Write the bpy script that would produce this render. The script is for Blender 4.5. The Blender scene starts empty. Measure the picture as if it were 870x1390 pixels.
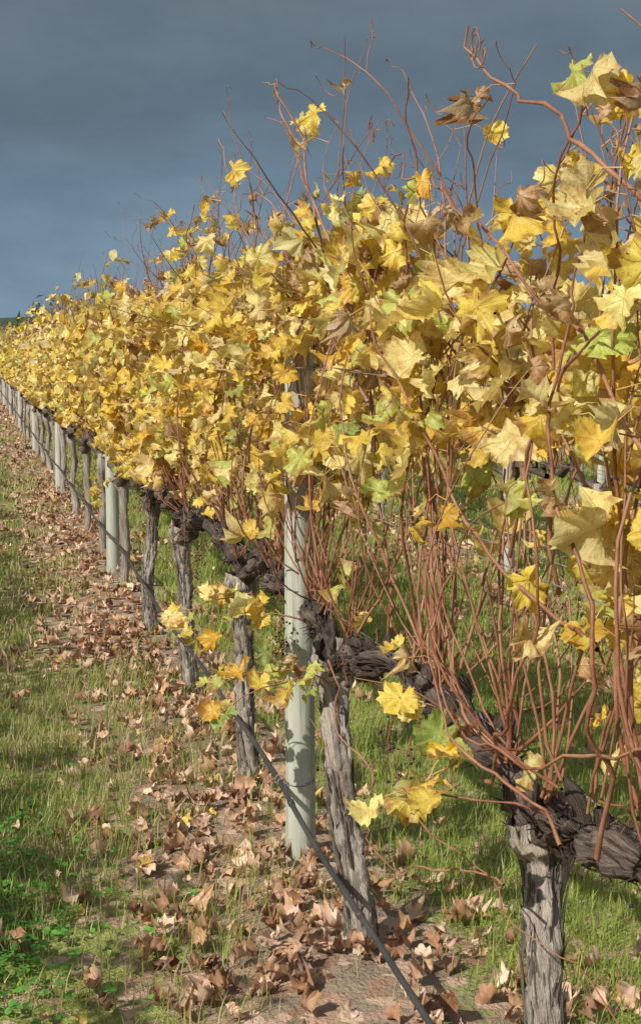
import bpy, math
import numpy as np
RNG=np.random.default_rng(7)
SC=bpy.context.scene
pi=math.pi

# ------------------------------------------------------------------ helpers
def vnoise(P):
    P=np.asarray(P,dtype=np.float64)
    i=np.floor(P).astype(np.int64); f=P-i; f=f*f*(3-2*f)
    def h(x,y,z):
        n=(x*374761393+y*668265263+z*2147483647+1013904223)&0xffffffff
        n=((n^(n>>13))*1274126177)&0xffffffff
        n=(n^(n>>16))&0xffffffff
        return n/4294967295.0
    r=0
    for a in (0,1):
        wx=f[...,0] if a else 1-f[...,0]
        for b in (0,1):
            wy=f[...,1] if b else 1-f[...,1]
            for c in (0,1):
                wz=f[...,2] if c else 1-f[...,2]
                r=r+wx*wy*wz*h(i[...,0]+a,i[...,1]+b,i[...,2]+c)
    return r
def n2(x,y,sc,off=0.0):
    x=np.asarray(x,float);y=np.asarray(y,float)
    return vnoise(np.stack([x*sc+off,y*sc+off*1.7,np.full_like(x,0.37+off)],-1))
def norm(v):
    return v/np.maximum(np.linalg.norm(v,axis=-1,keepdims=True),1e-9)

class Acc:
    def __init__(s): s.V=[];s.T=[];s.C=[];s.U=[];s.M=[];s.n=0
    def add(s,V,T,C=None,U=None,m=0):
        V=V.reshape(-1,3); T=T.reshape(-1,3)
        s.V.append(V); s.T.append(T+s.n)
        if C is None: C=np.ones((len(V),4))*0.5
        if U is None: U=np.zeros((len(V),3))
        s.C.append(C.reshape(-1,4)); s.U.append(U.reshape(-1,3)); s.M.append(np.full(len(T),m,dtype=np.int32)); s.n+=len(V)
    def mesh(s,name,mats,smooth=True):
        me=bpy.data.meshes.new(name)
        for m in mats: me.materials.append(m)
        if s.n==0: return me
        V=np.concatenate(s.V);T=np.concatenate(s.T);C=np.concatenate(s.C);U=np.concatenate(s.U);M=np.concatenate(s.M)
        me.vertices.add(len(V)); me.vertices.foreach_set('co',V.astype(np.float32).ravel())
        me.loops.add(len(T)*3); me.loops.foreach_set('vertex_index',T.astype(np.int32).ravel())
        me.polygons.add(len(T)); me.polygons.foreach_set('loop_start',np.arange(0,len(T)*3,3,dtype=np.int32))
        me.polygons.foreach_set('material_index',M)
        me.polygons.foreach_set('use_smooth',np.full(len(T),smooth))
        a=me.attributes.new('lc','FLOAT_COLOR','POINT'); a.data.foreach_set('color',C.astype(np.float32).ravel())
        a=me.attributes.new('luv','FLOAT_VECTOR','POINT'); a.data.foreach_set('vector',U.astype(np.float32).ravel())
        me.update(calc_edges=True); me.validate()
        return me
def obj(name,me,parent=None,loc=(0,0,0),rotz=0,scale=(1,1,1)):
    o=bpy.data.objects.new(name,me); SC.collection.objects.link(o)
    o.location=loc;o.rotation_euler=(0,0,rotz);o.scale=scale
    if parent: o.parent=parent
    return o

def tubes(P,R,sides,ref=(0.31,0.93,0.12),cap=False):
    P=np.asarray(P,float);R=np.asarray(R,float)
    M,K,_=P.shape
    t=np.empty_like(P); t[:,1:-1]=P[:,2:]-P[:,:-2]; t[:,0]=P[:,1]-P[:,0]; t[:,-1]=P[:,-1]-P[:,-2]
    t=norm(t); ref=np.array(ref)
    a=norm(np.cross(t,ref)); b=np.cross(t,a)
    th=np.arange(sides)*2*pi/sides
    V=P[:,:,None,:]+R[:,:,None,None]*(a[:,:,None,:]*np.cos(th)[None,None,:,None]+b[:,:,None,:]*np.sin(th)[None,None,:,None])
    idx=np.arange(M*K*sides).reshape(M,K,sides)
    A=idx[:,:-1,:];B=np.roll(idx,-1,axis=2)[:,:-1,:];Cc=np.roll(idx,-1,axis=2)[:,1:,:];D=idx[:,1:,:]
    T=np.concatenate([np.stack([A,B,Cc],-1).reshape(-1,3),np.stack([A,Cc,D],-1).reshape(-1,3)])
    L=np.concatenate([np.zeros((M,1)),np.cumsum(np.linalg.norm(P[:,1:]-P[:,:-1],axis=-1),axis=1)],1)
    U=np.stack([np.broadcast_to(np.cos(th)[None,None,:],(M,K,sides)),np.broadcast_to(np.sin(th)[None,None,:],(M,K,sides)),np.broadcast_to(L[:,:,None],(M,K,sides))],-1)
    return V.reshape(-1,3),T,U.reshape(-1,3)

def resample(path,n):
    path=np.asarray(path,float)
    d=np.concatenate([[0],np.cumsum(np.linalg.norm(path[1:]-path[:-1],axis=1))])
    u=np.linspace(0,d[-1],n)
    out=np.stack([np.interp(u,d,path[:,k]) for k in range(3)],1)
    k=max(1,n//(len(path)*3))
    if k>1:
        for _ in range(3):
            pad=np.pad(out,((k,k),(0,0)),mode='edge')
            c=np.cumsum(np.concatenate([np.zeros((1,3)),pad]),0)
            sm=(c[2*k+1:]-c[:-2*k-1])/(2*k+1)
            out[1:-1]=sm[1:-1]
    return out

# ------------------------------------------------------------------ leaf templates
KA=np.radians([0,13,27,41,56,71,85,99,116,134,150,166,180])
KR=np.array([1,.94,.82,.86,.94,.86,.76,.79,.80,.75,.66,.50,.10])
def template(nout,rings,serr):
    th=np.linspace(-pi,pi,nout,endpoint=False)+pi/nout
    r=np.interp(np.abs(th),KA,KR)
    if serr: r=r*(1+serr*np.where(np.arange(nout)%2==0,1,-1)*(1+.5*np.sin(th*5+1)))
    pts=[(0,0)];rad=[0]
    for f in rings:
        for a,q in zip(th,r):
            rr=q*f if f==1 else f*(q*0.7+0.3*0.7)
            pts.append((math.sin(a)*rr,math.cos(a)*rr));rad.append(f)
    T=[]
    for i in range(nout):
        j=(i+1)%nout
        T.append((0,1+j,1+i))
        for k in range(len(rings)-1):
            a=1+k*nout;b=a+nout
            T.append((a+i,a+j,b+j));T.append((a+i,b+j,b+i))
    return np.array(pts),np.array(rad),np.array(T)
T0=template(40,(.4,.75,1),.06); T05=template(22,(.55,1),.06); T1=template(14,(1,),.0); T2=template(8,(1,),0)

def put_leaves(acc,tpl,P,N,D,size,kx,ky,wave,fold,col,mat=0):
    xy,rad,T=tpl; L=len(P)
    if L==0: return
    D=norm(D-N*np.sum(D*N,axis=1,keepdims=True)); X=np.cross(D,N)
    x=xy[None,:,0]*np.ones((L,1)); y=xy[None,:,1]*np.ones((L,1))
    th=np.arctan2(x,y); ph=RNG.uniform(0,6.28,(L,1))
    rs=1+.09*np.sin(2*th+ph)+.06*np.sin(5*th+3*ph)
    x=x*rs;y=y*rs
    asp=RNG.uniform(.82,1.15,(L,1)); x=x*asp
    kx=np.where(np.abs(kx)<.02,.02,kx)[:,None]; ky=np.where(np.abs(ky)<.02,.02,ky)[:,None]
    x2=np.sin(kx*x)/kx; z=(1-np.cos(kx*x))/kx
    y2=np.sin(ky*y)/ky; z=z+(1-np.cos(ky*y))/ky
    r2=(x*x+y*y)
    z=z+wave[:,None]*r2*(np.sin(3*th+ph)+.7*np.sin(7*th+2.3*ph)+(.6*np.sin(12*th+1.3*ph) if len(xy)>40 else 0))+fold[:,None]*np.abs(x)
    if len(xy)>40: z=z+.24*(vnoise(np.stack([x*4+ph*9,y*4+ph*5,x*0+ph],-1))-.5)+.11*(vnoise(np.stack([x*9+ph*9,y*9+ph*5,x*0+ph],-1))-.5)
    s=size[:,None,None]
    V=P[:,None,:]+s*(x2[...,None]*X[:,None,:]+y2[...,None]*D[:,None,:]+z[...,None]*N[:,None,:])
    nv=len(xy)
    TT=(T[None]+ (np.arange(L)*nv)[:,None,None]).reshape(-1,3)
    C=np.broadcast_to(col[:,None,:],(L,nv,4))
    U=np.stack([np.broadcast_to(xy[:,0],(L,nv)),np.broadcast_to(xy[:,1],(L,nv)),np.broadcast_to(rad,(L,nv))],-1)
    acc.add(V,TT,C,U,mat)

PAL=np.array([(.88,.68,.13),(.90,.78,.33),(.82,.55,.08),(.60,.64,.17),(.34,.44,.12),(.36,.18,.09),(.62,.43,.24)])
def leaf_cols(n,probs,z=None):
    probs=np.array(probs,float);probs/=probs.sum()
    k=RNG.choice(len(PAL),n,p=probs)
    if z is not None:
        br=RNG.random(n)<np.clip((z-1.74)*1.2,0,.42)
        k=np.where(br,RNG.choice([5,6,2,6],n),k)
    c=PAL[k]*RNG.uniform(.78,1.06,(n,1))*RNG.uniform(.94,1.05,(n,3))
    age=RNG.uniform(0,.52,n)+np.where((k==5)|(k==6),.25,0)
    return np.concatenate([c,age[:,None]],1),k

# ------------------------------------------------------------------ materials
def newmat(name):
    m=bpy.data.materials.new(name); m.use_nodes=True
    nt=m.node_tree; nt.nodes.clear()
    out=nt.nodes.new('ShaderNodeOutputMaterial')
    return m,nt,out
def N(nt,t,**kw):
    n=nt.nodes.new(t)
    for k,v in kw.items():
        if hasattr(n,k) and k not in('inputs',): setattr(n,k,v)
    return n
def math_(nt,op,a,b=None,c=None,clamp=False):
    n=nt.nodes.new('ShaderNodeMath'); n.operation=op; n.use_clamp=clamp
    for i,v in enumerate((a,b,c)):
        if v is None: continue
        if isinstance(v,(int,float)): n.inputs[i].default_value=v
        else: nt.links.new(v,n.inputs[i])
    return n.outputs[0]
def mix(nt,f,a,b,blend='MIX'):
    n=nt.nodes.new('ShaderNodeMix'); n.data_type='RGBA'; n.blend_type=blend
    for k,v in ((0,f),(6,a),(7,b)):
        if isinstance(v,(int,float)): n.inputs[k].default_value=v
        elif isinstance(v,tuple): n.inputs[k].default_value=(*v,1) if len(v)==3 else v
        else: nt.links.new(v,n.inputs[k])
    return n.outputs[2]
def noise(nt,vec,scale,detail=4,rough=.55):
    n=nt.nodes.new('ShaderNodeTexNoise'); n.inputs['Scale'].default_value=scale; n.inputs['Detail'].default_value=detail; n.inputs['Roughness'].default_value=rough
    if vec is not None: nt.links.new(vec,n.inputs['Vector'])
    return n.outputs['Fac']
def smooth(nt,v,a,b):
    n=nt.nodes.new('ShaderNodeMapRange'); n.interpolation_type='SMOOTHSTEP'
    nt.links.new(v,n.inputs[0]); n.inputs[1].default_value=a;n.inputs[2].default_value=b
    return n.outputs[0]
def bump(nt,h,strength,dist):
    n=nt.nodes.new('ShaderNodeBump'); n.inputs['Strength'].default_value=strength;n.inputs['Distance'].default_value=dist
    nt.links.new(h,n.inputs['Height']); return n.outputs[0]
def attr(nt,name):
    n=nt.nodes.new('ShaderNodeAttribute'); n.attribute_name=name; return n
def mapping(nt,vec,scale):
    n=nt.nodes.new('ShaderNodeMapping'); n.inputs['Scale'].default_value=scale; nt.links.new(vec,n.inputs['Vector']); return n.outputs[0]

def leaf_material(name,transl,dry=False,veins=True):
    m,nt,out=newmat(name)
    lc=attr(nt,'lc'); uv=attr(nt,'luv'); geo=N(nt,'ShaderNodeNewGeometry')
    sep=N(nt,'ShaderNodeSeparateXYZ'); nt.links.new(uv.outputs['Vector'],sep.inputs[0])
    x,y,r=sep.outputs
    tc=N(nt,'ShaderNodeTexCoord')
    n1=noise(nt,tc.outputs['Object'],34,2)
    base=mix(nt,smooth(nt,n1,.35,.7),mix(nt,1.0,lc.outputs['Color'],(1.03,1.04,1.05),'MULTIPLY'),mix(nt,1.0,lc.outputs['Color'],(.84,.74,.58),'MULTIPLY'))
    b=None
    if veins:
        vm=None
        for a in (0,56,-56,112,-112):
            a=math.radians(a); sx,cy=math.sin(a),math.cos(a)
            along=math_(nt,'ADD',math_(nt,'MULTIPLY',x,sx),math_(nt,'MULTIPLY',y,cy))
            perp=math_(nt,'ABSOLUTE',math_(nt,'SUBTRACT',math_(nt,'MULTIPLY',x,cy),math_(nt,'MULTIPLY',y,sx)))
            pen=math_(nt,'MULTIPLY',math_(nt,'LESS_THAN',along,0.0),5.0)
            d=math_(nt,'ADD',perp,pen)
            vm=d if vm is None else math_(nt,'MINIMUM',vm,d)
        vein=math_(nt,'SUBTRACT',1.0,smooth(nt,vm,.005,.024))
        n3=noise(nt,tc.outputs['Object'],150,2)
        base=mix(nt,math_(nt,'MULTIPLY',vein,.28),base,mix(nt,.5,lc.outputs['Color'],(.62,.58,.2)))
        sp=smooth(nt,n3,.60,.68)
        base=mix(nt,math_(nt,'MULTIPLY',sp,.5),base,(.28,.13,.04))
        b=bump(nt,math_(nt,'ADD',math_(nt,'MULTIPLY',vein,-.6),n3),.8,.0022)
    e=math_(nt,'ADD',math_(nt,'MULTIPLY',r,.75),math_(nt,'MULTIPLY',math_(nt,'SUBTRACT',n1,.5),1.9))
    e=math_(nt,'ADD',e,math_(nt,'ADD',lc.outputs['Alpha'],-.98))
    e=math_(nt,'MULTIPLY',e,4.0,clamp=True)
    base=mix(nt,math_(nt,'MULTIPLY',e,.75),base,(.38,.19,.07))
    if not dry: base=mix(nt,geo.outputs['Backfacing'],base,mix(nt,.35,base,(.80,.70,.42)))
    p=N(nt,'ShaderNodeBsdfPrincipled'); p.inputs['Roughness'].default_value=.42; p.inputs['Specular IOR Level'].default_value=.45 if not dry else .15
    nt.links.new(base,p.inputs['Base Color'])
    if b is not None: nt.links.new(b,p.inputs['Normal'])
    t=N(nt,'ShaderNodeBsdfTranslucent'); nt.links.new(mix(nt,1.0,base,(1.08,1.0,.65),'MULTIPLY'),t.inputs['Color'])
    ms=N(nt,'ShaderNodeMixShader'); ms.inputs[0].default_value=transl
    nt.links.new(p.outputs[0],ms.inputs[1]);nt.links.new(t.outputs[0],ms.inputs[2]);nt.links.new(ms.outputs[0],out.inputs[0])
    return m
M_LEAF=leaf_material('vine_leaf',.42)
M_LEAF_FAR=leaf_material('vine_leaf_far',.42,veins=False)
M_DRY=leaf_material('dry_leaf',.1,True,veins=False)

def simple(name,cols,scale,stretch=(1,1,1),rough=.7,bs=.5,bd=.003,src='Object',spec=.3,hi=None):
    m,nt,out=newmat(name)
    if src=='luv': v=attr(nt,'luv').outputs['Vector']
    else: v=N(nt,'ShaderNodeTexCoord').outputs['Object']
    mv=mapping(nt,v,stretch)
    f=noise(nt,mv,scale,5,.65); g=noise(nt,mv,scale*3.7,3,.6); k=noise(nt,v,scale*.23 if src!='luv' else 1.5,2)
    c=mix(nt,smooth(nt,f,.3,.7),cols[0],cols[1])
    c=mix(nt,math_(nt,'MULTIPLY',smooth(nt,k,.4,.7),.6),c,cols[2])
    c=mix(nt,math_(nt,'MULTIPLY',smooth(nt,g,.55,.75),.5),c,tuple(q*.35 for q in cols[0]))
    p=N(nt,'ShaderNodeBsdfPrincipled'); p.inputs['Roughness'].default_value=rough;p.inputs['Specular IOR Level'].default_value=spec
    nt.links.new(c,p.inputs['Base Color'])
    nt.links.new(bump(nt,math_(nt,'ADD',f,math_(nt,'MULTIPLY',g,.5)),bs,bd),p.inputs['Normal'])
    nt.links.new(p.outputs[0],out.inputs[0]); return m
M_CANE=simple('cane_bark',((.17,.065,.036),(.33,.145,.08),(.38,.22,.13)),22,rough=.5,bs=.3,bd=.001)
M_TRUNK=simple('trunk_bark',((.20,.165,.135),(.58,.51,.43),(.40,.34,.28)),6,(1,1,1.3),src='luv',rough=.9,bs=1,bd=.016,spec=.1)
M_CORD=simple('cordon_bark',((.05,.038,.032),(.27,.21,.175),(.12,.09,.075)),8,(1,1,2),src='luv',rough=.9,bs=1,bd=.016,spec=.1)
M_POST=simple('weathered_post_timber',((.33,.35,.285),(.50,.50,.425),(.40,.44,.35)),26,(1,1,.045),rough=.85,bs=.8,bd=.005,spec=.15)
M_PET=simple('petiole',((.60,.38,.14),(.50,.22,.12),(.6,.5,.16)),20,rough=.5,bs=.1)
M_WIRE=simple('galvanised_wire',((.16,.16,.15),(.26,.25,.24),(.14,.12,.10)),60,rough=.45,bs=.1)
M_DRIP=simple('black_polythene',((.03,.032,.035),(.045,.047,.05),(.08,.07,.06)),14,rough=.45,bs=.1,spec=.4)
M_RAISIN=simple('shrivelled_grape',((.02,.015,.02),(.05,.035,.04),(.03,.02,.02)),90,rough=.6,bs=.6)
def attrmat(name,transl,rough=.6,spec=.25):
    m,nt,out=newmat(name); lc=attr(nt,'lc')
    p=N(nt,'ShaderNodeBsdfPrincipled');p.inputs['Roughness'].default_value=rough;p.inputs['Specular IOR Level'].default_value=spec
    t=N(nt,'ShaderNodeBsdfTranslucent');nt.links.new(lc.outputs['Color'],p.inputs['Base Color']);nt.links.new(lc.outputs['Color'],t.inputs['Color'])
    ms=N(nt,'ShaderNodeMixShader');ms.inputs[0].default_value=transl
    nt.links.new(p.outputs[0],ms.inputs[1]);nt.links.new(t.outputs[0],ms.inputs[2]);nt.links.new(ms.outputs[0],out.inputs[0]); return m
M_GRASS=attrmat('grass_blade',.4)
M_TREE=attrmat('tree_foliage',.15)

# ------------------------------------------------------------------ vine generator (local: x along row, y left, z up)
def bark_tube(acc,path,rad,sides,amp,ridge,mat,seed,ref=(0.05,1,0.03),tws=2.2,lump=0.0):
    V,T,U=tubes(path[None],rad[None],sides,ref)
    K=len(path)
    C=np.repeat(path,sides,axis=0); d=V-C
    th=np.tile(np.arange(sides)*2*pi/sides,K); L=U[:,2]
    tw=th+L*tws
    n=vnoise(np.stack([np.cos(th)*1.6+seed,np.sin(th)*1.6,L*13],-1))-.5
    n2_=vnoise(np.stack([np.cos(tw)*4.2+seed*3,np.sin(tw)*4.2,L*5+7],-1))-.5
    n4_=vnoise(np.stack([np.cos(tw)*9+seed*3,np.sin(tw)*9,L*12+7],-1))-.5
    n3_=vnoise(V*70+seed)-.5
    n5_=vnoise(V*34+seed)-.5
    k=1+amp*n*2+ridge*n2_*2.2+ridge*1.2*n4_+.26*n3_+lump*n5_
    V=C+d*k[:,None]
    U=U.copy(); U[:,0]=np.cos(tw)*.6+seed; U[:,1]=np.sin(tw)*.6
    acc.add(V,T,None,U,mat)
    return path
def slivers(acc,path,rad,m,mat,lmin,lmax,ringd,lift=1.35):
    n=len(path); idx=RNG.integers(2,n-4,m); ln=RNG.uniform(lmin,lmax,m); PP=[];RR=[]
    tan=norm(np.gradient(path,axis=0))
    for i in range(m):
        k=min(n-1,idx[i]+max(3,int(ln[i]/ringd))); kk=np.linspace(idx[i],k,5).astype(int)
        t=tan[kk[0]]; v=RNG.normal(0,1,3); v=norm(v-t*np.dot(v,t))
        sp=np.array([1.08,1.05,1.06,1.1,RNG.uniform(1.1,lift)])
        tang=np.cross(t,v)*RNG.uniform(-.35,.35)
        PP.append(path[kk]+(v+tang*np.linspace(0,1,5)[:,None])*(rad[kk]*sp)[:,None]); RR.append(np.array([.001,.0026,.003,.002,.0005])*RNG.uniform(.5,1.3))
    V,T,U=tubes(np.array(PP),np.array(RR),4); acc.add(V,T,None,U,mat)

PR_MAIN=[.39,.28,.12,.085,.022,.035,.07]
def make_vine(lod,seed,zlow=1.2,cull=None,lean=0.0,armL=.78,extra=None,nsh=34,top=1.95,headz=.80,probs=PR_MAIN,dens=1.0,bow=0.0,thick=1.0,tips=9):
    global RNG
    RNG=np.random.default_rng(seed)
    wood=Acc(); canes=Acc(); leaves=Acc()
    sides={0:28,1:9,2:6}[lod]; ringd={0:.008,1:.05,2:.12}[lod]
    w=lambda a:RNG.uniform(-a,a)
    tr=.029*RNG.uniform(.9,1.15)*thick
    head=np.array([lean+w(.02),w(.02),headz])
    pts=[(0,0,-.06),(lean*.15+w(.03),w(.02),.1),(lean*.35+bow+w(.05),w(.03),.3),(lean*.75+bow+w(.055),w(.03),.52),(head[0]+w(.05),head[1]+w(.03),.70),tuple(head)]
    n=max(5,int(.86/ringd)); path=resample(pts,n)
    u=np.linspace(0,1,n); rad=tr*(1.25-.9*u+.75*u*u)+.020*np.exp(-((u-.97)/.10)**2)+.008*np.exp(-((u-.05)/.08)**2)
    bark_tube(wood,path,rad,sides,.30,.24,0,seed*1.3,lump=.25)
    if lod==0: slivers(wood,path,rad,220,0,.03,.13,ringd)
    spurs=[]
    for sg in (-1,1):
        pts=[tuple(head-np.array([0,0,.05])),(head[0]+sg*.09,head[1]+w(.03),headz+.01+w(.03))]
        for k in (.20,.30,.40,.50,.62,armL): pts.append((lean*(1-k/armL)+sg*k,w(.036),.86+w(.045)))
        n=max(6,int(armL/ringd)); pa=resample(pts,n); u=np.linspace(0,1,n)
        pa=pa+np.stack([vnoise(np.stack([u*11+q*7,u*0+seed,u*0+sg],-1))-.5 for q in range(3)],1)*np.array([.0,.05,.06])*np.sin(pi*u)[:,None]
        rad=(.031-.012*u)*(1+1.1*(vnoise(np.stack([u*18,u*0+seed,u*0],-1))-.5))
        bark_tube(wood,pa,rad,max(6,sides-4),.5,.22,1,seed*2.1+sg,ref=(0.02,.1,1),tws=.6,lump=.8)
        if lod==0: slivers(wood,pa,rad,240,1,.015,.08,ringd,2.0)
        for k in np.arange(.10,armL,.105):
            i=int(k/armL*(n-1)); p=pa[i]
            q=np.array([p,p+np.array([w(.01),w(.012),.035]),p+np.array([w(.03),w(.03),RNG.uniform(.05,.1)])])
            spurs.append(q[-1])
            if lod<2: bark_tube(wood,resample(q,10 if lod==0 else 3),(np.array([.024,.024,.018,.014,.013,.017,.018,.014,.011,.004])if lod==0 else np.linspace(.02,.010,3)),12 if lod==0 else 5,.45,.2,1,seed+k,lump=.6)
    spurs=np.array(spurs)
    LP=[];LN=[];LD=[];LS=[];PETS=[];ENDS=[]
    groups={}
    step=.065
    if lod==2: nsh=int(nsh*.5)
    def shoot(p,d,length,r0,leafy=1.0,free=False,hang=0):
        K=max(4,int(length/step)); P=[p.copy()]
        curl=RNG.normal(0,.05 if free else .04,2)
        for i in range(K):
            d=d+RNG.normal(0,.17 if free else .12,3)*np.array([1,.7,.5]); d[0]+=curl[0]
            if not free:
                d[1]-=p[1]*.9
                if p[2]<1.6: d[2]+=.09
                if p[2]>top-.05: d[2]-=.05
                if p[2]>top+.12: d[2]-=.12
            d[2]-=hang
            d=d/np.linalg.norm(d); p=p+d*step; P.append(p.copy())
        P=np.array(P); groups.setdefault(K+1,[]).append((P,r0*np.linspace(1,.38,K+1)))
        if free: ENDS.append((P[-1],P[-1]-P[-2])); ENDS.append((P[-3],RNG.normal(0,.05,3)))
        for i in range(1,K+1):
            q=P[i]; z=q[2]
            zl=zlow+.10*math.sin(q[0]*5+seed)+.05*math.sin(q[0]*13)
            if z<zl-.14: pr=.03
            elif z<zl: pr=.3
            elif z<top: pr=.74
            else: pr=.34
            pr*=leafy*dens
            cl=vnoise(np.array([q[0]*3.6+seed*5,q[1]*3,z*3.6])); pr*=min(1.3,max(.05,2.5*(cl-.22)))
            if lod==2: pr*=.9
            reps=1+(RNG.random()<.25)
            for _ in range(reps):
                if RNG.random()>pr: continue
                side=1 if RNG.random()<.5+q[1]*2 else -1
                out=norm(np.array([RNG.normal(0,.7),side*RNG.uniform(.2,1.1),RNG.uniform(-.2,.6)]))
                pl=RNG.uniform(.03,.10); b=q+out*pl+np.array([0,0,-.012])
                if abs(b[1])>.25: b[1]=math.copysign(.25,b[1])
                nn=norm(np.array([RNG.normal(-.25,.6),side*RNG.uniform(.2,1.1) if RNG.random()<.7 else RNG.uniform(.2,1.1),RNG.normal(.42,.45)]))
                dd=np.array([RNG.normal(0,.5),side*.2,-.95+RNG.normal(0,.35)])
                LP.append(b);LN.append(nn);LD.append(dd);LS.append(RNG.uniform(.034,.073)*(1.4 if lod==2 else 1)*(0.78 if z>top+.1 else 1))
                if lod==0: PETS.append((q,q+out*pl*.55+np.array([0,0,.01]),b))
    for i in range(nsh):
        p=spurs[RNG.integers(len(spurs))]+RNG.normal(0,.008,3)
        d=norm(np.array([RNG.normal(0,.48),RNG.normal(0,.32),1.0]))
        L=RNG.normal(1.12,.20) if RNG.random()<.78 else RNG.uniform(.3,.8)
        shoot(p,d,max(.25,L+(top-1.95)),RNG.uniform(.0022,.0046))
    for i in range(int(nsh*.45)):
        p=np.array([RNG.uniform(-armL,armL),RNG.normal(0,.08),RNG.uniform(zlow+.15,top-.1)])
        shoot(p,norm(np.array([RNG.normal(0,1),RNG.normal(0,.5),RNG.uniform(-.2,.9)])),RNG.uniform(.2,.55),RNG.uniform(.002,.003),1.0)
    for i in range(tips if lod<2 else 3):
        p=np.array([RNG.uniform(-armL,armL),RNG.normal(0,.05),RNG.uniform(1.66,1.85)])
        shoot(p,norm(np.array([RNG.normal(.1,.6),RNG.normal(0,.25),1.1])),RNG.uniform(.25,.66),RNG.uniform(.0022,.0034),.10,free=True)
    if lod==0:
        for i in range(24):
            p=spurs[RNG.integers(len(spurs))]+RNG.normal(0,.01,3)
            shoot(p,norm(np.array([RNG.normal(0,1.),RNG.normal(.1,.5),.5])),RNG.uniform(.3,1.0),RNG.uniform(.0015,.0036),.5)
    green0=len(LP)
    if extra:
        for (p,d,L,r,lf,hang) in extra:
            K=max(4,int(L/step)); P=[np.array(p,float)]; dd_=norm(np.array(d,float))
            for i in range(K):
                dd_=norm(dd_+RNG.normal(0,.13,3)+np.array([0,0,-hang])); P.append(P[-1]+dd_*step)
            P=np.array(P); groups.setdefault(K+1,[]).append((P,r*np.linspace(1,.5,K+1)))
            for q in P[1:]:
                for _ in range(3):
                    if RNG.random()>lf: continue
                    out=norm(np.array([RNG.normal(0,.8),RNG.uniform(-.3,1.1),RNG.uniform(-.4,.5)])); pl=RNG.uniform(.03,.09); b=q+out*pl
                    LP.append(b);LN.append(norm(np.array([RNG.normal(-.2,.5),RNG.uniform(.2,1),RNG.normal(.6,.4)])));LD.append(np.array([RNG.normal(0,.6),.3,-.7+RNG.normal(0,.3)]));LS.append(RNG.uniform(.032,.060))
                    PETS.append((q,q+out*pl*.5+np.array([0,0,.01]),b))
    for K,g in groups.items():
        V,T,U=tubes(np.array([a for a,_ in g]),np.array([b for _,b in g])*(1 if lod<2 else 1.5),{0:6,1:4,2:3}[lod])
        canes.add(V,T,None,U,0)
    LP=np.array(LP);LN=norm(np.array(LN));LD=np.array(LD);LS=np.array(LS)
    keep=np.ones(len(LP),bool)
    if cull is not None: keep=cull(LP,RNG)
    keep[green0:]=True
    n=len(LP)
    col,k=leaf_cols(n,probs,LP[:,2])
    if n>green0:
        c2,k2=leaf_cols(n-green0,[.3,.18,.10,.36,.12,.03,.03]); col[green0:]=c2;k[green0:]=k2
    dry=(k>=5)
    kx=RNG.normal(0,1.0,n);ky=RNG.normal(.2,1.0,n); wv=RNG.uniform(.10,.38,n);fo=RNG.normal(.05,.30,n)
    kx=np.where(dry,RNG.choice([-1,1],n)*RNG.uniform(2.0,3.4,n),kx);ky=np.where(dry,RNG.normal(0,1.6,n),ky);wv=np.where(dry,.55,wv);LS=np.where(dry,np.minimum(LS,.058)*.85,LS)
    put_leaves(leaves,{0:T0,1:T1,2:T2}[lod],LP[keep],LN[keep],LD[keep],LS[keep],kx[keep],ky[keep],wv[keep],fo[keep],col[keep])
    if lod==0 and PETS:
        PT=np.array(PETS)[keep[:len(PETS)]] if len(PETS)==n else np.array(PETS)
        V,T,U=tubes(PT,np.tile([.0013,.0011,.0013],(len(PT),1)),4); canes.add(V,T,None,U,1)
        ico_v,ico_t=ico()
        for b in range(6):
            c=np.array([RNG.uniform(-armL,armL),RNG.uniform(-.05,.14),RNG.uniform(.76,.98)])
            st=np.array([c,c+[w(.01),w(.01),-.05],c+[w(.02),w(.02),-.13]])
            V,T,U=tubes(st[None],np.array([[.0016,.0013,.0008]]),4);canes.add(V,T,None,U,0)
            for q in range(16):
                f=RNG.random(); e=st[0]*(1-f)+st[2]*f+RNG.normal(0,.016,3)
                canes.add(e+ico_v*RNG.uniform(.0025,.0045),ico_t,None,None,2)
                s0=st[0]*(1-f*.8)+st[2]*f*.8; V,T,U=tubes(np.array([[s0,(s0+e)/2,e]]),np.array([[.0006,.0006,.0006]]),3);canes.add(V,T,None,U,0)
        TP=[]
        t=np.linspace(0,1,26)
        anchors=[(np.array([RNG.uniform(-armL,armL),RNG.normal(0,.08),RNG.uniform(1.1,top)]),RNG.normal(0,1,3)+np.array([0,0,.5])) for b in range(14)]+[(a,norm(b)+RNG.normal(0,.5,3)) for a,b in ENDS]
        for c,dr in anchors:
            rr=RNG.uniform(.006,.018)*(t*1.2); a=t*RNG.uniform(5,14)
            dr=norm(dr)*RNG.uniform(.05,.12)
            TP.append(c+dr*t[:,None]+np.stack([np.cos(a)*rr,np.sin(a)*rr*.6,np.sin(a)*rr],1))
        V,T,U=tubes(np.array(TP),np.full((len(TP),26),.00095),4);canes.add(V,T,None,U,0)
    return (wood.mesh('wood',[M_TRUNK,M_CORD]),canes.mesh('canes',[M_CANE,M_PET,M_RAISIN]),leaves.mesh('leaves',[M_LEAF if lod==0 else M_LEAF_FAR]))
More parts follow.
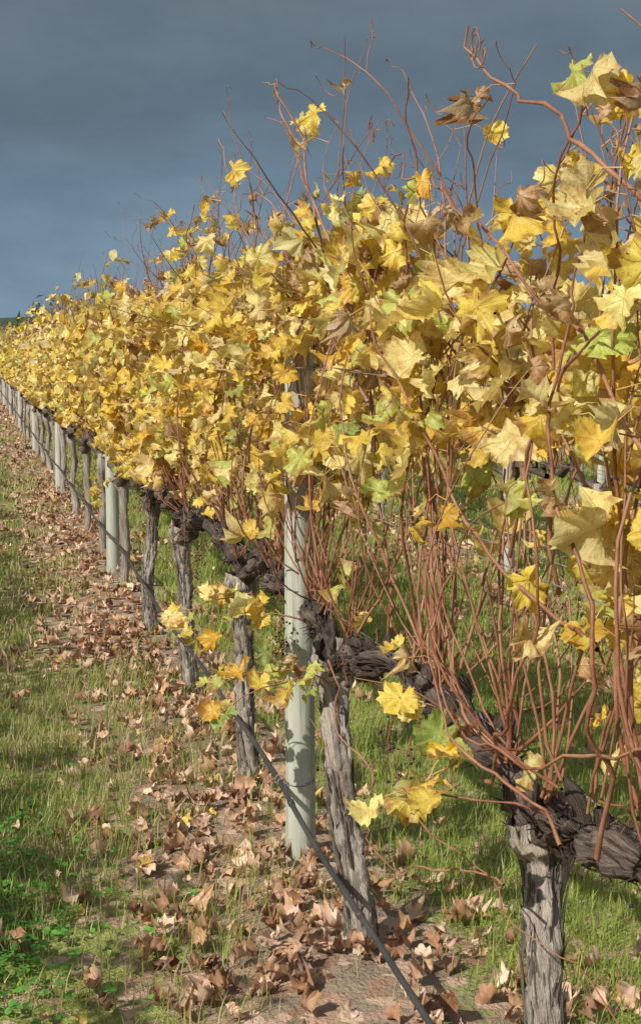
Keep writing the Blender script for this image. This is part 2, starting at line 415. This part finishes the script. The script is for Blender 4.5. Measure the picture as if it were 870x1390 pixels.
def ico():
    p=(1+5**.5)/2
    v=np.array([(-1,p,0),(1,p,0),(-1,-p,0),(1,-p,0),(0,-1,p),(0,1,p),(0,-1,-p),(0,1,-p),(p,0,-1),(p,0,1),(-p,0,-1),(-p,0,1)],float)
    v/=np.linalg.norm(v[0])
    t=np.array([(0,11,5),(0,5,1),(0,1,7),(0,7,10),(0,10,11),(1,5,9),(5,11,4),(11,10,2),(10,7,6),(7,1,8),(3,9,4),(3,4,2),(3,2,6),(3,6,8),(3,8,9),(4,9,5),(2,4,11),(6,2,10),(8,6,7),(9,8,1)])
    return v,t
def place_vine(parts,loc,parent=None,flip=False,name='grapevine',sz=1.0):
    e=bpy.data.objects.new(name,None); SC.collection.objects.link(e); e.empty_display_size=.2
    e.location=loc; e.rotation_euler=(0,0,pi if flip else 0); e.scale=(1,1,sz)
    if parent: e.parent=parent
    for nm,me in zip(('trunk_and_cordon','canes','leaves'),parts):
        obj(nm,me,e)
    return e

CAM=np.array([.241,.99,1.65])
POST1=4.588
def cull_for(s0):
    def f(LP,R):
        # natural thin spot in the foliage beside the end of the bay, where the post shows
        x=LP[:,0]+s0;y=LP[:,1]
        t=np.clip((x-CAM[0])/(POST1-CAM[0]),0,1.0); yl=CAM[1]*(1-t)
        d=np.abs(y-yl)*.97; z=LP[:,2]
        gap=(x<POST1+.05)&(d<.075)&(((z<1.28)&(z>.3))|((z>1.45)&(z<1.64)))
        k=~(gap&(R.random(len(LP))<np.where(z<1.3,.88,.65)))
        return k
    return f
near=[ # s, zlow, lean, seed, extra, nsh, density, bow, thickness
 (1.05,1.25,.05,11,None,24,.55,0,1.1),
 (2.55,1.36,.09,12,[((-.1,.05,.86),(.2,.5,.3),.3,.003,.3,.1),((.35,.03,.9),(.2,.6,.4),.28,.0025,.35,.1),((.15,.0,.9),(-.3,.5,.3),.28,.0025,.3,.12),((.0,-.1,.9),(.5,-.4,.3),.4,.0025,.3,.05)],48,.78,-.03,1.25),
 (3.87,1.30,.24,13,[((.2,.02,.72),(-.6,.5,.2),.36,.003,.5,.09),((.25,.02,.74),(-.2,.6,.1),.36,.003,.5,.1),((.35,.05,.72),(.6,.6,.0),.36,.003,.5,.06),((.45,.05,.85),(.3,.6,.2),.3,.003,.45,.10)],50,.82,.0,1.08),
 (5.38,1.20,.12,14,[((.1,.02,.75),(-.7,.6,.05),.5,.003,.4,.12),((-.3,.05,.8),(-.3,.6,.0),.35,.003,.4,.10)],48,.94,.03,1.0),
 (6.90,1.10,.18,15,None,48,1.0,.05,1.0),
 (8.42,1.02,.1,16,[((.0,.02,.95),(.2,.7,-.1),.4,.003,.5,.08)],48,1.05,.02,1.0)]
for i,(s,zl,lean,seed,ex,nsh,dn,bow,th_) in enumerate(near):
    place_vine(make_vine(0,seed,zl,cull_for(s),lean,extra=ex,nsh=nsh,top=1.90 if s<3 else 1.96,dens=dn,bow=bow,thick=th_,tips=15),(s,0,0))
LOD1=[make_vine(1,40+i,1.0-.05*(i%2),nsh=44,lean=.1,top=1.96,bow=.03*(i-1),dens=1.1,thick=.9) for i in range(4)]
LOD2=[make_vine(2,60+i,.92,nsh=42,lean=.05,top=1.93,dens=1.1,thick=.85) for i in range(4)]
R2=np.random.default_rng(99)
def fill_row(q,s0,s1,lod1_until,sc=1.0,name='vineyard_row'):
    e=bpy.data.objects.new(name,None);SC.collection.objects.link(e);e.location=(0,q,0)
    s=s0
    while s<s1:
        L=LOD1 if s<lod1_until else LOD2
        place_vine(L[R2.integers(len(L))],(s,0,0),e,bool(R2.integers(2)),'vine',R2.uniform(.95,1.03)*sc*(.955 if (s>22 and q==0) else 1)); s+=1.515
    return e
main=fill_row(0,9.93,100,26)
place_vine(LOD1[0],(-.5,0,0),main,False,'vine');place_vine(LOD1[1],(-2.0,0,0),main,False,'vine')
r_right=fill_row(-2.7,-2.2,70,24)
r_left=fill_row(2.7,-6,50,20,1.07)
others=[fill_row(q,-2+.3*i,55,-10) for i,q in enumerate((-5.4,-8.1,-10.8,5.4))]

# long canes that stand out against the sky
hero=Acc()
RNG=np.random.default_rng(5)
def hc(pts,r,nseg=30):
    p=resample(pts,nseg); p=p+ (np.stack([vnoise(p*9+k*17)-.5 for k in range(3)],1))*.05+(np.stack([vnoise(p*25+k*17)-.5 for k in range(3)],1))*.014
    rad=.82*r*np.linspace(1,.42,nseg)*(1+.25*(np.arange(nseg)%4==0)); V,T,U=tubes(p[None],rad[None],7); hero.add(V,T,None,U,0); return p
H=[hc([(1.75,.02,1.45),(1.95,.08,1.70),(2.10,.1,1.86),(2.45,.1,2.02),(2.76,.1,2.17),(2.74,.1,2.22)],.0060),
   hc([(2.55,.0,1.2),(2.5,.05,1.7),(2.35,.1,1.93),(2.30,.1,2.02)],.0048),
   hc([(3.75,.0,1.5),(3.9,.08,1.9),(4.2,.1,2.15),(4.49,.1,2.42)],.0056),
   hc([(3.95,.0,1.5),(4.05,.06,1.9),(4.15,.1,2.2),(4.40,.12,2.44),(4.52,.12,2.42)],.0052),
   hc([(4.7,.0,1.6),(4.95,.08,1.95),(5.2,.1,2.2),(5.40,.1,2.38)],.0052),
   hc([(3.3,.0,1.3),(3.2,.08,1.7),(3.1,.1,2.05),(3.02,.12,2.16)],.0044),
   hc([(6.6,0,1.6),(6.5,.05,2.0),(6.2,.08,2.22)],.0044),
   hc([(2.15,.1,.9),(2.05,.15,1.2),(2.25,.16,1.55),(2.2,.12,1.85)],.0050),
   hc([(2.6,.1,.9),(2.4,.16,1.0),(2.2,.2,1.25),(2.3,.15,1.6)],.0044),
   hc([(2.75,.05,.88),(3.0,.12,1.05),(3.05,.1,1.35),(2.9,.05,1.7)],.0044),
   hc([(3.9,.08,.82),(3.5,.15,.70),(3.0,.12,.66),(2.4,.1,.70),(2.1,.1,.66)],.003),
   hc([(2.5,.1,.72),(2.9,.2,.62),(3.3,.2,.66),(3.6,.2,.74)],.0028),
   hc([(2.2,.1,1.2),(2.7,.14,1.35),(3.3,.15,1.75),(3.6,.12,2.0)],.0042),
   hc([(2.5,.1,1.3),(2.3,.14,1.6),(1.9,.14,1.75)],.0042),
   hc([(2.0,.1,1.5),(2.35,.14,1.75),(2.8,.15,1.95),(3.2,.12,2.04)],.004),
   hc([(4.3,.0,1.6),(4.35,.1,2.0),(4.7,.12,2.2),(4.8,.12,2.28)],.0042),
   hc([(2.9,.0,1.6),(2.75,.1,1.9),(2.6,.12,2.08)],.0036),
   hc([(1.7,.05,1.2),(2.2,.15,1.0),(2.7,.15,.95),(3.1,.1,1.1),(3.3,.05,1.4)],.0038),
   hc([(2.3,.1,.85),(2.6,.2,.98),(2.75,.18,1.2),(2.5,.12,1.4)],.0038),
   hc([(7.6,0,1.6),(7.9,.05,2.0),(8.0,.08,2.25)],.0046),
   hc([(5.6,0,1.6),(5.8,.05,2.0),(6.0,.08,2.30)],.0044),
   hc([(9.5,0,1.6),(9.8,.05,2.0),(10.1,.08,2.3)],.005)]
t=np.linspace(0,1,40)
for c,dr in (((2.76,.1,2.19),(-.05,.0,-.02)),((2.14,.1,1.95),(0.03,0,-.03)),((3.4,.1,2.1),(.03,0,.05)),((4.45,.1,2.4),(-.04,0,-.06)),((2.70,.1,2.14),(.07,0,.03))):
    a=t*14; rr=.022*(1-.6*t); P=np.array(c)+np.array(dr)*t[:,None]+np.stack([np.cos(a)*rr-rr[0],np.sin(3*t)*.01,np.sin(a)*rr],1)
    V,T,U=tubes(P[None],np.full((1,40),.0013),4); hero.add(V,T,None,U,0)
he=bpy.data.objects.new('grapevine_long_shoots',None);SC.collection.objects.link(he)
obj('canes',hero.mesh('canes',[M_CANE]),he)
hv=Acc(); P=[];
for p in H[:7]:
    for i in range(8,22,3):
        if RNG.random()<(.6 if i<16 else .12): P.append(p[i])
for p in H[7:10]:
    for i in range(16,30,5): P.append(p[i])
for p in H[12:15]:
    for i in range(4,30,5): P.append(p[i])
P.append(np.array([2.14,.1,2.0]));P.append(np.array([2.08,.1,1.99]));P.append(np.array([2.2,.12,2.0]))
P=np.array(P); n=len(P); col,k=leaf_cols(n,[.34,.24,.2,.05,.0,.06,.11])
PT=P+RNG.normal(0,.02,(n,3)); dr_=(k>=5)
put_leaves(hv,T0,PT,norm(RNG.normal(0,.4,(n,3))+np.array([-.3,.7,.4])),RNG.normal(0,.3,(n,3))+np.array([0,0,-.9]),np.where(dr_,.036,RNG.uniform(.034,.052,n)),np.where(dr_,2.8,RNG.normal(0,1.6,n)),RNG.normal(0,1.1,n),np.where(dr_,.5,.34),RNG.normal(0,.3,n),col)
obj('leaves',hv.mesh('leaves',[M_LEAF]),he)

# ------------------------------------------------------------------ posts
def make_post():
    a=Acc(); R=np.random.default_rng(3); K=90; z=np.linspace(-.1,1.72,K); sides=28
    path=np.stack([.004*np.sin(z*2),.003*np.cos(z*3),z],1); rad=np.interp(z,[-.1,1.70,1.72],[.048,.044,.038])
    V,T,U=tubes(path[None],rad[None],sides,(1,0,0))
    C=np.repeat(path,sides,axis=0);d=V-C; th=np.tile(np.arange(sides)*2*pi/sides,K)
    k=1+.05*(vnoise(np.stack([np.cos(th)*7,np.sin(th)*7,V[:,2]*1.2],-1))-.5)+.05*(vnoise(np.stack([np.cos(th)*1.5,np.sin(th)*1.5,V[:,2]*2],-1))-.5)
    for a0,w,z0,z1 in ((1.2,.05,.2,.9),(3.9,.05,.7,1.7),(5.2,.04,.0,.6),(2.6,.04,.3,1.5)):
        dd=np.abs((th-a0+pi)%(2*pi)-pi); k-=.12*(dd<.13)*np.clip((V[:,2]-z0)*8,0,1)*np.clip((z1-V[:,2])*8,0,1)
    V=C+d*k[:,None]; n=len(V)
    V=np.concatenate([V,[[0,0,1.722]]]); top=np.arange(n-sides,n); T=np.concatenate([T,np.stack([top,np.roll(top,-1),np.full(sides,n)],1)])
    a.add(V,T,None,None,0)
    for zz in (.28,.90,1.25,1.58):
        for k in range(2):
            t=np.linspace(-.3,2.1,16) if k else np.linspace(0,2*pi,24)
            P=np.stack([np.cos(t)*.0485,np.sin(t)*.0485,zz+k*.006+.004*np.sin(t*2)],1)
            V,T,U=tubes(P[None],np.full((1,len(t)),.0014),5,(0,0,1)); a.add(V,T,None,U,1)
    return a.mesh('trellis_post',[M_POST,M_WIRE])
PM=make_post()
for q,off,names in ((0,POST1,6),(-2.7,9.78-6.06*2,7),(2.7,3.1,5)):
    for k in range(names+4):
        obj('trellis_post',PM,None,(off+6.06*k,q,0),RNG.uniform(0,6))
for i,q in enumerate((-5.4,-8.1,-10.8,5.4)):
    for k in range(8): obj('trellis_post',PM,None,(2.+6.06*k+i,q,0),RNG.uniform(0,6))
obj('trellis_post',PM,None,(POST1-6.06,0,0),1.)

# ------------------------------------------------------------------ wires + dripline
def wire(name,q,zs,r,mat,s0,s1,n,offs=(0,),sides=5):
    a=Acc(); s=np.concatenate([np.linspace(s0,14,n),np.linspace(14.5,s1,n)])
    for z in zs:
        for o in offs:
            zz=z+.006*np.sin((s-POST1)/6.06*2*pi+z*9)+.003*np.sin(s*3.1+z*5)
            P=np.stack([s,q+o+.004*np.sin(s*1.7+z),zz],1)
            V,T,U=tubes(P[None],np.full((1,len(s)),r),sides,(0,0,1)); a.add(V,T,None,U,0)
    return obj(name,a.mesh(name,[mat]))
wire('trellis_wire',0,(.90,),.0016,M_WIRE,-4,100,60)
wire('trellis_wire',0,(1.25,1.58),.0014,M_WIRE,-4,100,60,(-.05,.052))
wire('trellis_wire',-2.7,(.90,1.25,1.58),.0020,M_WIRE,-4,70,40,(-.05,.05))
wire('trellis_wire',2.7,(.90,1.25,1.58),.0016,M_WIRE,-4,60,40,(-.05,.05))
def drip(q):
    a=Acc(); s=np.concatenate([np.arange(-4,20,.06),np.arange(20,100,.5)])
    z=np.interp(s,[-4,1,3.3,4.59,5.4,7,10,11,14,17],[.10,.12,.205,.285,.29,.31,.355,.34,.35,.35])+.006*np.sin(s*4.2)*np.exp(-((s-4.59)/6)**2)
    P=np.stack([s,q+.062+.008*np.sin(s*1.9),z],1)
    V,T,U=tubes(P[None],np.full((1,len(s)),.0080),10,(0,0,1)); a.add(V,T,None,U,0)
    for e in np.arange(-3.1,20,.75):
        i=np.argmin(abs(s-e)); c=P[i]; d=norm(P[i+1]-P[i])
        V,T,U=tubes(np.array([[c-d*.014,c-d*.013,c+d*.013,c+d*.014]]),np.array([[.006,.0105,.0105,.006]]),10,(0,0,1)); a.add(V,T,None,U,0)
    i=np.argmin(abs(s-POST1)); c=P[i]
    for o in (-.02,.02):
        t=np.linspace(0,2*pi,14); Q=c+np.stack([o+0*t,np.cos(t)*.013-.004,np.sin(t)*.013],1)
        V,T,U=tubes(Q[None],np.full((1,14),.0022),6,(1,0,0)); a.add(V,T,None,U,1)
    return obj('drip_irrigation_line',a.mesh('drip_irrigation_line',[M_DRIP,M_WIRE]))
drip(0);drip(-2.7)

# ------------------------------------------------------------------ ground
def gh(x,y):
    near=np.exp(-((x-8)/40)**2-((y)/25)**2)
    return near*(.035*(n2(x,y,.9)-.5)+.022*(n2(x,y,4.5,3)-.5)+.03*np.exp(-((((y+1.35)%2.7)-1.35)/.35)**2))
def ax(a,b,st,far):
    c=np.arange(a,b,st); g=[];d=st
    v=b
    while v<far: g.append(v);d*=1.35;v+=d
    g.append(far); h=[];d=st;v=a-st
    while v>-far: h.append(v);d*=1.35;v-=d
    h.append(-far); return np.concatenate([h[::-1],c,g])
X=ax(0,22,.09,1500);Y=ax(-6,3,.09,1500)
gx,gy=np.meshgrid(X,Y,indexing='ij'); gz=gh(gx,gy)
idx=np.arange(gx.size).reshape(gx.shape)
A,B,Cc,D=idx[:-1,:-1],idx[1:,:-1],idx[1:,1:],idx[:-1,1:]
T=np.concatenate([np.stack([A,B,Cc],-1).reshape(-1,3),np.stack([A,Cc,D],-1).reshape(-1,3)])
m,nt,out=newmat('vineyard_ground')
tc=N(nt,'ShaderNodeTexCoord'); O=tc.outputs['Object']; sep=N(nt,'ShaderNodeSeparateXYZ'); nt.links.new(O,sep.inputs[0])
ym=math_(nt,'PINGPONG',math_(nt,'ADD',sep.outputs[1],270.0-.12),1.35)
na=noise(nt,O,1.6,4);nb=noise(nt,O,11,4,.6);nc=noise(nt,O,55,3,.6);nd=noise(nt,O,.25,2)
vor=N(nt,'ShaderNodeTexVoronoi');vor.inputs['Scale'].default_value=17;nt.links.new(O,vor.inputs['Vector'])
vs=N(nt,'ShaderNodeSeparateColor');nt.links.new(vor.outputs['Color'],vs.inputs[0])
soil=mix(nt,nb,(.16,.12,.085),(.36,.275,.20))
grass=mix(nt,nb,(.13,.18,.04),(.28,.30,.085)); grass=mix(nt,smooth(nt,nc,.5,.7),grass,(.45,.38,.19))
g=math_(nt,'ADD',ym,math_(nt,'MULTIPLY',math_(nt,'SUBTRACT',na,.5),1.4)); g=math_(nt,'ADD',g,math_(nt,'MULTIPLY',math_(nt,'SUBTRACT',nb,.5),.8))
c=mix(nt,smooth(nt,g,.18,.6),soil,grass)
lf=mix(nt,vs.outputs[0],(.26,.155,.10),(.56,.40,.29))
lfm=math_(nt,'MULTIPLY',math_(nt,'GREATER_THAN',vs.outputs[1],math_(nt,'ADD',.32,math_(nt,'MULTIPLY',ym,.5))),smooth(nt,nb,.38,.5))
c=mix(nt,lfm,c,lf)
fr=smooth(nt,sep.outputs[0],60,140); c=mix(nt,fr,c,mix(nt,nd,(.07,.11,.03),(.14,.16,.06)))
p=N(nt,'ShaderNodeBsdfPrincipled');p.inputs['Roughness'].default_value=.95;p.inputs['Specular IOR Level'].default_value=.1
nt.links.new(c,p.inputs['Base Color']);nt.links.new(bump(nt,math_(nt,'ADD',nb,nc),.8,.02),p.inputs['Normal']);nt.links.new(p.outputs[0],out.inputs[0])
a=Acc();a.add(np.stack([gx,gy,gz],-1),T);obj('ground',a.mesh('ground',[m]))

# grass
RNG=np.random.default_rng(21)
def rowd(y): return np.abs(((y-.10+1.35)%2.7)-1.35)
ga=Acc()
def grass(x0,x1,y0,y1,dens,w,hs,seg=True):
    n=int((x1-x0)*(y1-y0)*dens); x=RNG.uniform(x0,x1,n);y=RNG.uniform(y0,y1,n)
    d=rowd(y); pn=n2(x,y,1.3,5)*.5+n2(x,y,5,9)*.5
    pr=np.clip((d-.24)*1.5+(pn-.48)*4.2+.14,.03,1); pr=np.where(y<-.3,np.clip(pr+.35,0,1),pr)
    k=RNG.random(n)<pr; x,y,pn=x[k],y[k],pn[k];n=len(x)
    h=hs*RNG.uniform(.35,1.25,n)*(.5+1.1*pn); a=RNG.uniform(0,2*pi,n); ln=RNG.uniform(.1,.9,n)*h
    dx,dy=np.cos(a),np.sin(a); px,py=-dy,dx; ww=w*RNG.uniform(.6,1.3,n); z=gh(x,y)-.004
    def pt(f,lf,wf,sg):
        return np.stack([x+dx*ln*lf+sg*px*ww*wf,y+dy*ln*lf+sg*py*ww*wf,z+h*f],-1)
    V=np.stack([pt(0,0,.5,-1),pt(0,0,.5,1),pt(.55,.35,.42,-1),pt(.55,.35,.42,1),pt(.95,1,0,1)],1)
    T=np.array([(0,1,3),(0,3,2),(2,3,4)])[None]+(np.arange(n)*5)[:,None,None]
    g1=np.array((.20,.32,.05));g2=np.array((.46,.50,.12));st=np.array((.66,.56,.31))
    u=RNG.random((n,1)); u2=n2(x,y,2.2,40)[:,None]; u=np.clip(u*.6+u2*.8-.2,0,1); c=g1*(1-u)+g2*u; s=(RNG.random(n)<np.where(y>-.2,.36,.10))[:,None]; c=np.where(s,st*RNG.uniform(.6,1.1,(n,1)),c)
    c=np.concatenate([c*RNG.uniform(.75,1.15,(n,1)),np.ones((n,1))],1)
    ga.add(V,T,np.repeat(c,5,axis=0))
grass(2.3,7.5,-3.5,1.8,4200,.0034,.08)
grass(7.5,14,-4.5,2.0,1600,.006,.09)
grass(14,34,-6,2.2,450,.012,.09)
grass(5,20,-9,-4.5,400,.010,.09)
obj('grass',ga.mesh('grass',[M_GRASS],False))
# clover / broad-leaf weeds
ca=Acc(); n=2600; x=RNG.normal(4.45,.55,n);y=RNG.normal(1.18,.22,n); z=gh(x,y)+RNG.uniform(.015,.06,n)
t12=np.linspace(0,2*pi,7)[:-1]; xy=np.stack([np.cos(t12),np.sin(t12)],1)
for kf in range(3):
    a=RNG.uniform(0,.4,n)+kf*2.09; s=RNG.uniform(.006,.011,n); cx=x+np.cos(a)*s*1.05;cy=y+np.sin(a)*s*1.05
    tx=RNG.normal(0,.3,n);ty=RNG.normal(0,.3,n)
    lx=xy[None,:,0]*s[:,None];ly=xy[None,:,1]*s[:,None]
    V=np.stack([cx[:,None]+lx,cy[:,None]+ly,z[:,None]+lx*tx[:,None]+ly*ty[:,None]],-1)
    T=np.array([(0,1,2),(0,2,3),(0,3,4),(0,4,5)])[None]+(np.arange(n)*6)[:,None,None]
    c=np.array((.12,.30,.05))*RNG.uniform(.6,1.5,(n,1)); c=np.concatenate([c,np.ones((n,1))],1); ca.add(V,T,np.repeat(c,6,axis=0))
obj('clover_patch',ca.mesh('clover_patch',[M_GRASS],False))
# fallen leaves
fa=Acc()
PALD=np.array([(.68,.47,.35),(.56,.36,.24),(.42,.24,.15),(.74,.56,.42),(.27,.15,.10),(.80,.60,.18),(.58,.38,.20)])
def fallen(x0,x1,y0,y1,dens,tpl,sc):
    n=int((x1-x0)*(y1-y0)*dens);x=RNG.uniform(x0,x1,n);y=RNG.uniform(y0,y1,n)
    yy=((y+1.35)%2.7)-1.35
    pn=n2(x,y,1.7,31)*.5+n2(x,y,6,13)*.5
    pr=np.exp(-((yy-.18)/.40)**2)*.82+.13+(pn-.5)*1.4; k=RNG.random(n)<np.clip(pr,.02,1); x,y=x[k],y[k];n=len(x)
    P=np.stack([x,y,gh(x,y)+RNG.uniform(.006,.04,n)],-1)
    Nn=norm(RNG.normal(0,.48,(n,3))+np.array([0,0,1.0])); Nn=np.where((RNG.random(n)<.5)[:,None],Nn,-Nn)
    a=RNG.uniform(0,2*pi,n); D=np.stack([np.cos(a),np.sin(a),0*a],-1)
    c=PALD[RNG.choice(7,n,p=[.26,.24,.17,.16,.11,.025,.035])]*RNG.uniform(.72,1.1,(n,1)); c=np.concatenate([c,RNG.uniform(-.1,.3,(n,1))],1)
    sg=np.sign(Nn[:,2])
    put_leaves(fa,tpl,P,Nn,D,RNG.uniform(.020,.052,n)*sc,sg*np.abs(RNG.normal(1.6,1.1,n)),sg*RNG.normal(.8,1.0,n),RNG.uniform(.2,.6,n),RNG.normal(0,.3,n),c)
fallen(2.4,9,-3.6,1.7,250,T05,1)
fallen(9,18,-5,2.0,170,T1,1.0)
fallen(18,45,-6,2.2,60,T2,1.25)
obj('fallen_leaves',fa.mesh('fallen_leaves',[M_DRY]))

# distant trees + hill
ta=Acc();RNG=np.random.default_rng(77)
for i in range(420):
    ang=RNG.uniform(0,2*pi); R=RNG.uniform(210,270); cx,cy=math.cos(ang)*R,math.sin(ang)*R; hgt=RNG.uniform(7.5,10.5); wd=hgt*RNG.uniform(.6,1.0)
    n=260; nb=8; bl=np.stack([RNG.normal(0,wd*.35,nb),RNG.normal(0,wd*.35,nb),RNG.uniform(.2,.8,nb)*hgt],1)
    c=bl[RNG.integers(nb,size=n)]+norm(RNG.normal(0,1,(n,3)))*wd*.3*RNG.uniform(.5,1,(n,1)); c+=np.array([cx,cy,0])
    V=c[:,None,:]+RNG.normal(0,.38,(n,3,3)); col=np.array((.085,.12,.05))*RNG.uniform(.5,1.6,(n,1)); col=np.repeat(np.concatenate([col,np.ones((n,1))],1),3,axis=0)
    ta.add(V,np.arange(n*3).reshape(-1,3),col)
    Vt,Tt,_=tubes(np.array([[[cx,cy,0],[cx,cy,hgt*.4],[cx+.3,cy,hgt*.7]]]),np.array([[.25,.18,.06]]),6,(1,0,0)); ta.add(Vt,Tt,np.tile([.08,.06,.05,1],(len(Vt),1)))
obj('distant_trees',ta.mesh('distant_trees',[M_TREE],False))
hm,nt,out=newmat('wooded_hill'); O=N(nt,'ShaderNodeTexCoord').outputs['Object']
p=N(nt,'ShaderNodeBsdfPrincipled');p.inputs['Roughness'].default_value=1;p.inputs['Specular IOR Level'].default_value=0
hn=noise(nt,O,.12,5,.7);nt.links.new(mix(nt,hn,(.04,.06,.04),(.10,.125,.07)),p.inputs['Base Color']);nt.links.new(bump(nt,hn,1,4),p.inputs['Normal']);nt.links.new(p.outputs[0],out.inputs[0])
th=np.linspace(0,2*pi,361);rr=np.array([300,340,400,480,600]);hf=np.array([0,.5,.9,1,.0])
gx=np.cos(th)[:,None]*rr;gy=np.sin(th)[:,None]*rr; hh=(7+8*n2(np.cos(th)*3,np.sin(th)*3,1.3,4))[:,None]*hf + (n2(gx,gy,.08,2)-.5)*2.5*(hf>0)-.5
idx=np.arange(gx.size).reshape(gx.shape);A,B,Cc,D=idx[:-1,:-1],idx[1:,:-1],idx[1:,1:],idx[:-1,1:]
a=Acc();a.add(np.stack([gx,gy,hh],-1),np.concatenate([np.stack([A,Cc,B],-1).reshape(-1,3),np.stack([A,D,Cc],-1).reshape(-1,3)]));obj('wooded_hill',a.mesh('wooded_hill',[hm]))

# ------------------------------------------------------------------ light
EL=math.radians(40.5); hx,hy=-.50,.87; l=math.hypot(hx,hy);hx/=l;hy/=l
sd=(hx*math.cos(EL),hy*math.cos(EL),math.sin(EL))
from mathutils import Vector
sl=bpy.data.lights.new('sun','SUN');sl.energy=5.0;sl.angle=math.radians(.55);sl.color=(1,.95,.86)
so=bpy.data.objects.new('sun',sl);SC.collection.objects.link(so);so.rotation_euler=Vector(sd).to_track_quat('Z','Y').to_euler();so.location=(0,10,20)
w=bpy.data.worlds.new('World');SC.world=w;w.use_nodes=True;nt=w.node_tree;nt.nodes.clear()
out=nt.nodes.new('ShaderNodeOutputWorld')
sky=nt.nodes.new('ShaderNodeTexSky');sky.sky_type='NISHITA';sky.sun_disc=False;sky.sun_elevation=EL;sky.sun_rotation=math.atan2(hx,hy)
b1=nt.nodes.new('ShaderNodeBackground');b1.inputs[1].default_value=.12;nt.links.new(sky.outputs[0],b1.inputs[0])
tc=nt.nodes.new('ShaderNodeTexCoord');G=tc.outputs['Generated'];sep=nt.nodes.new('ShaderNodeSeparateXYZ');nt.links.new(G,sep.inputs[0])
cn=noise(nt,mapping(nt,G,(2.2,2.2,7)),1.9,6,.55)
cm=noise(nt,mapping(nt,G,(5,5,11)),2.0,5,.6)
zz=math_(nt,'ADD',sep.outputs[2],math_(nt,'MULTIPLY',math_(nt,'SUBTRACT',cn,.5),.24))
ramp=nt.nodes.new('ShaderNodeValToRGB');nt.links.new(zz,ramp.inputs[0]);cr=ramp.color_ramp
cr.elements[0].position=0.0;cr.elements[0].color=(.215,.32,.41,1)
cr.elements[1].position=.10;cr.elements[1].color=(.145,.22,.295,1)
e=cr.elements.new(.17);e.color=(.122,.172,.222,1)
e=cr.elements.new(.27);e.color=(.155,.195,.23,1)
e=cr.elements.new(.6);e.color=(.36,.41,.46,1)
b2=nt.nodes.new('ShaderNodeBackground');nt.links.new(mix(nt,smooth(nt,cm,.3,.7),mix(nt,1.0,ramp.outputs[0],(.93,.93,.94),'MULTIPLY'),mix(nt,1.0,ramp.outputs[0],(1.09,1.08,1.07),'MULTIPLY')),b2.inputs[0])
f=smooth(nt,math_(nt,'ADD',sep.outputs[0],math_(nt,'MULTIPLY',math_(nt,'SUBTRACT',cn,.5),.6)),-.35,.45)
ms=nt.nodes.new('ShaderNodeMixShader');nt.links.new(f,ms.inputs[0]);nt.links.new(b1.outputs[0],ms.inputs[1]);nt.links.new(b2.outputs[0],ms.inputs[2]);nt.links.new(ms.outputs[0],out.inputs[0])

# ------------------------------------------------------------------ camera
cd=bpy.data.cameras.new('camera');co=bpy.data.objects.new('camera',cd);SC.collection.objects.link(co)
cd.sensor_fit='VERTICAL';cd.sensor_height=36;cd.sensor_width=24;cd.lens=50.8;cd.clip_start=.05;cd.clip_end=4000
co.location=tuple(CAM);co.rotation_euler=(math.radians(90-6.55),0,math.radians(-103.68))
SC.camera=co
SC.view_settings.view_transform='Standard';SC.view_settings.look='None';SC.view_settings.exposure=0
print('tris',sum(len(m.polygons) for m in bpy.data.meshes))
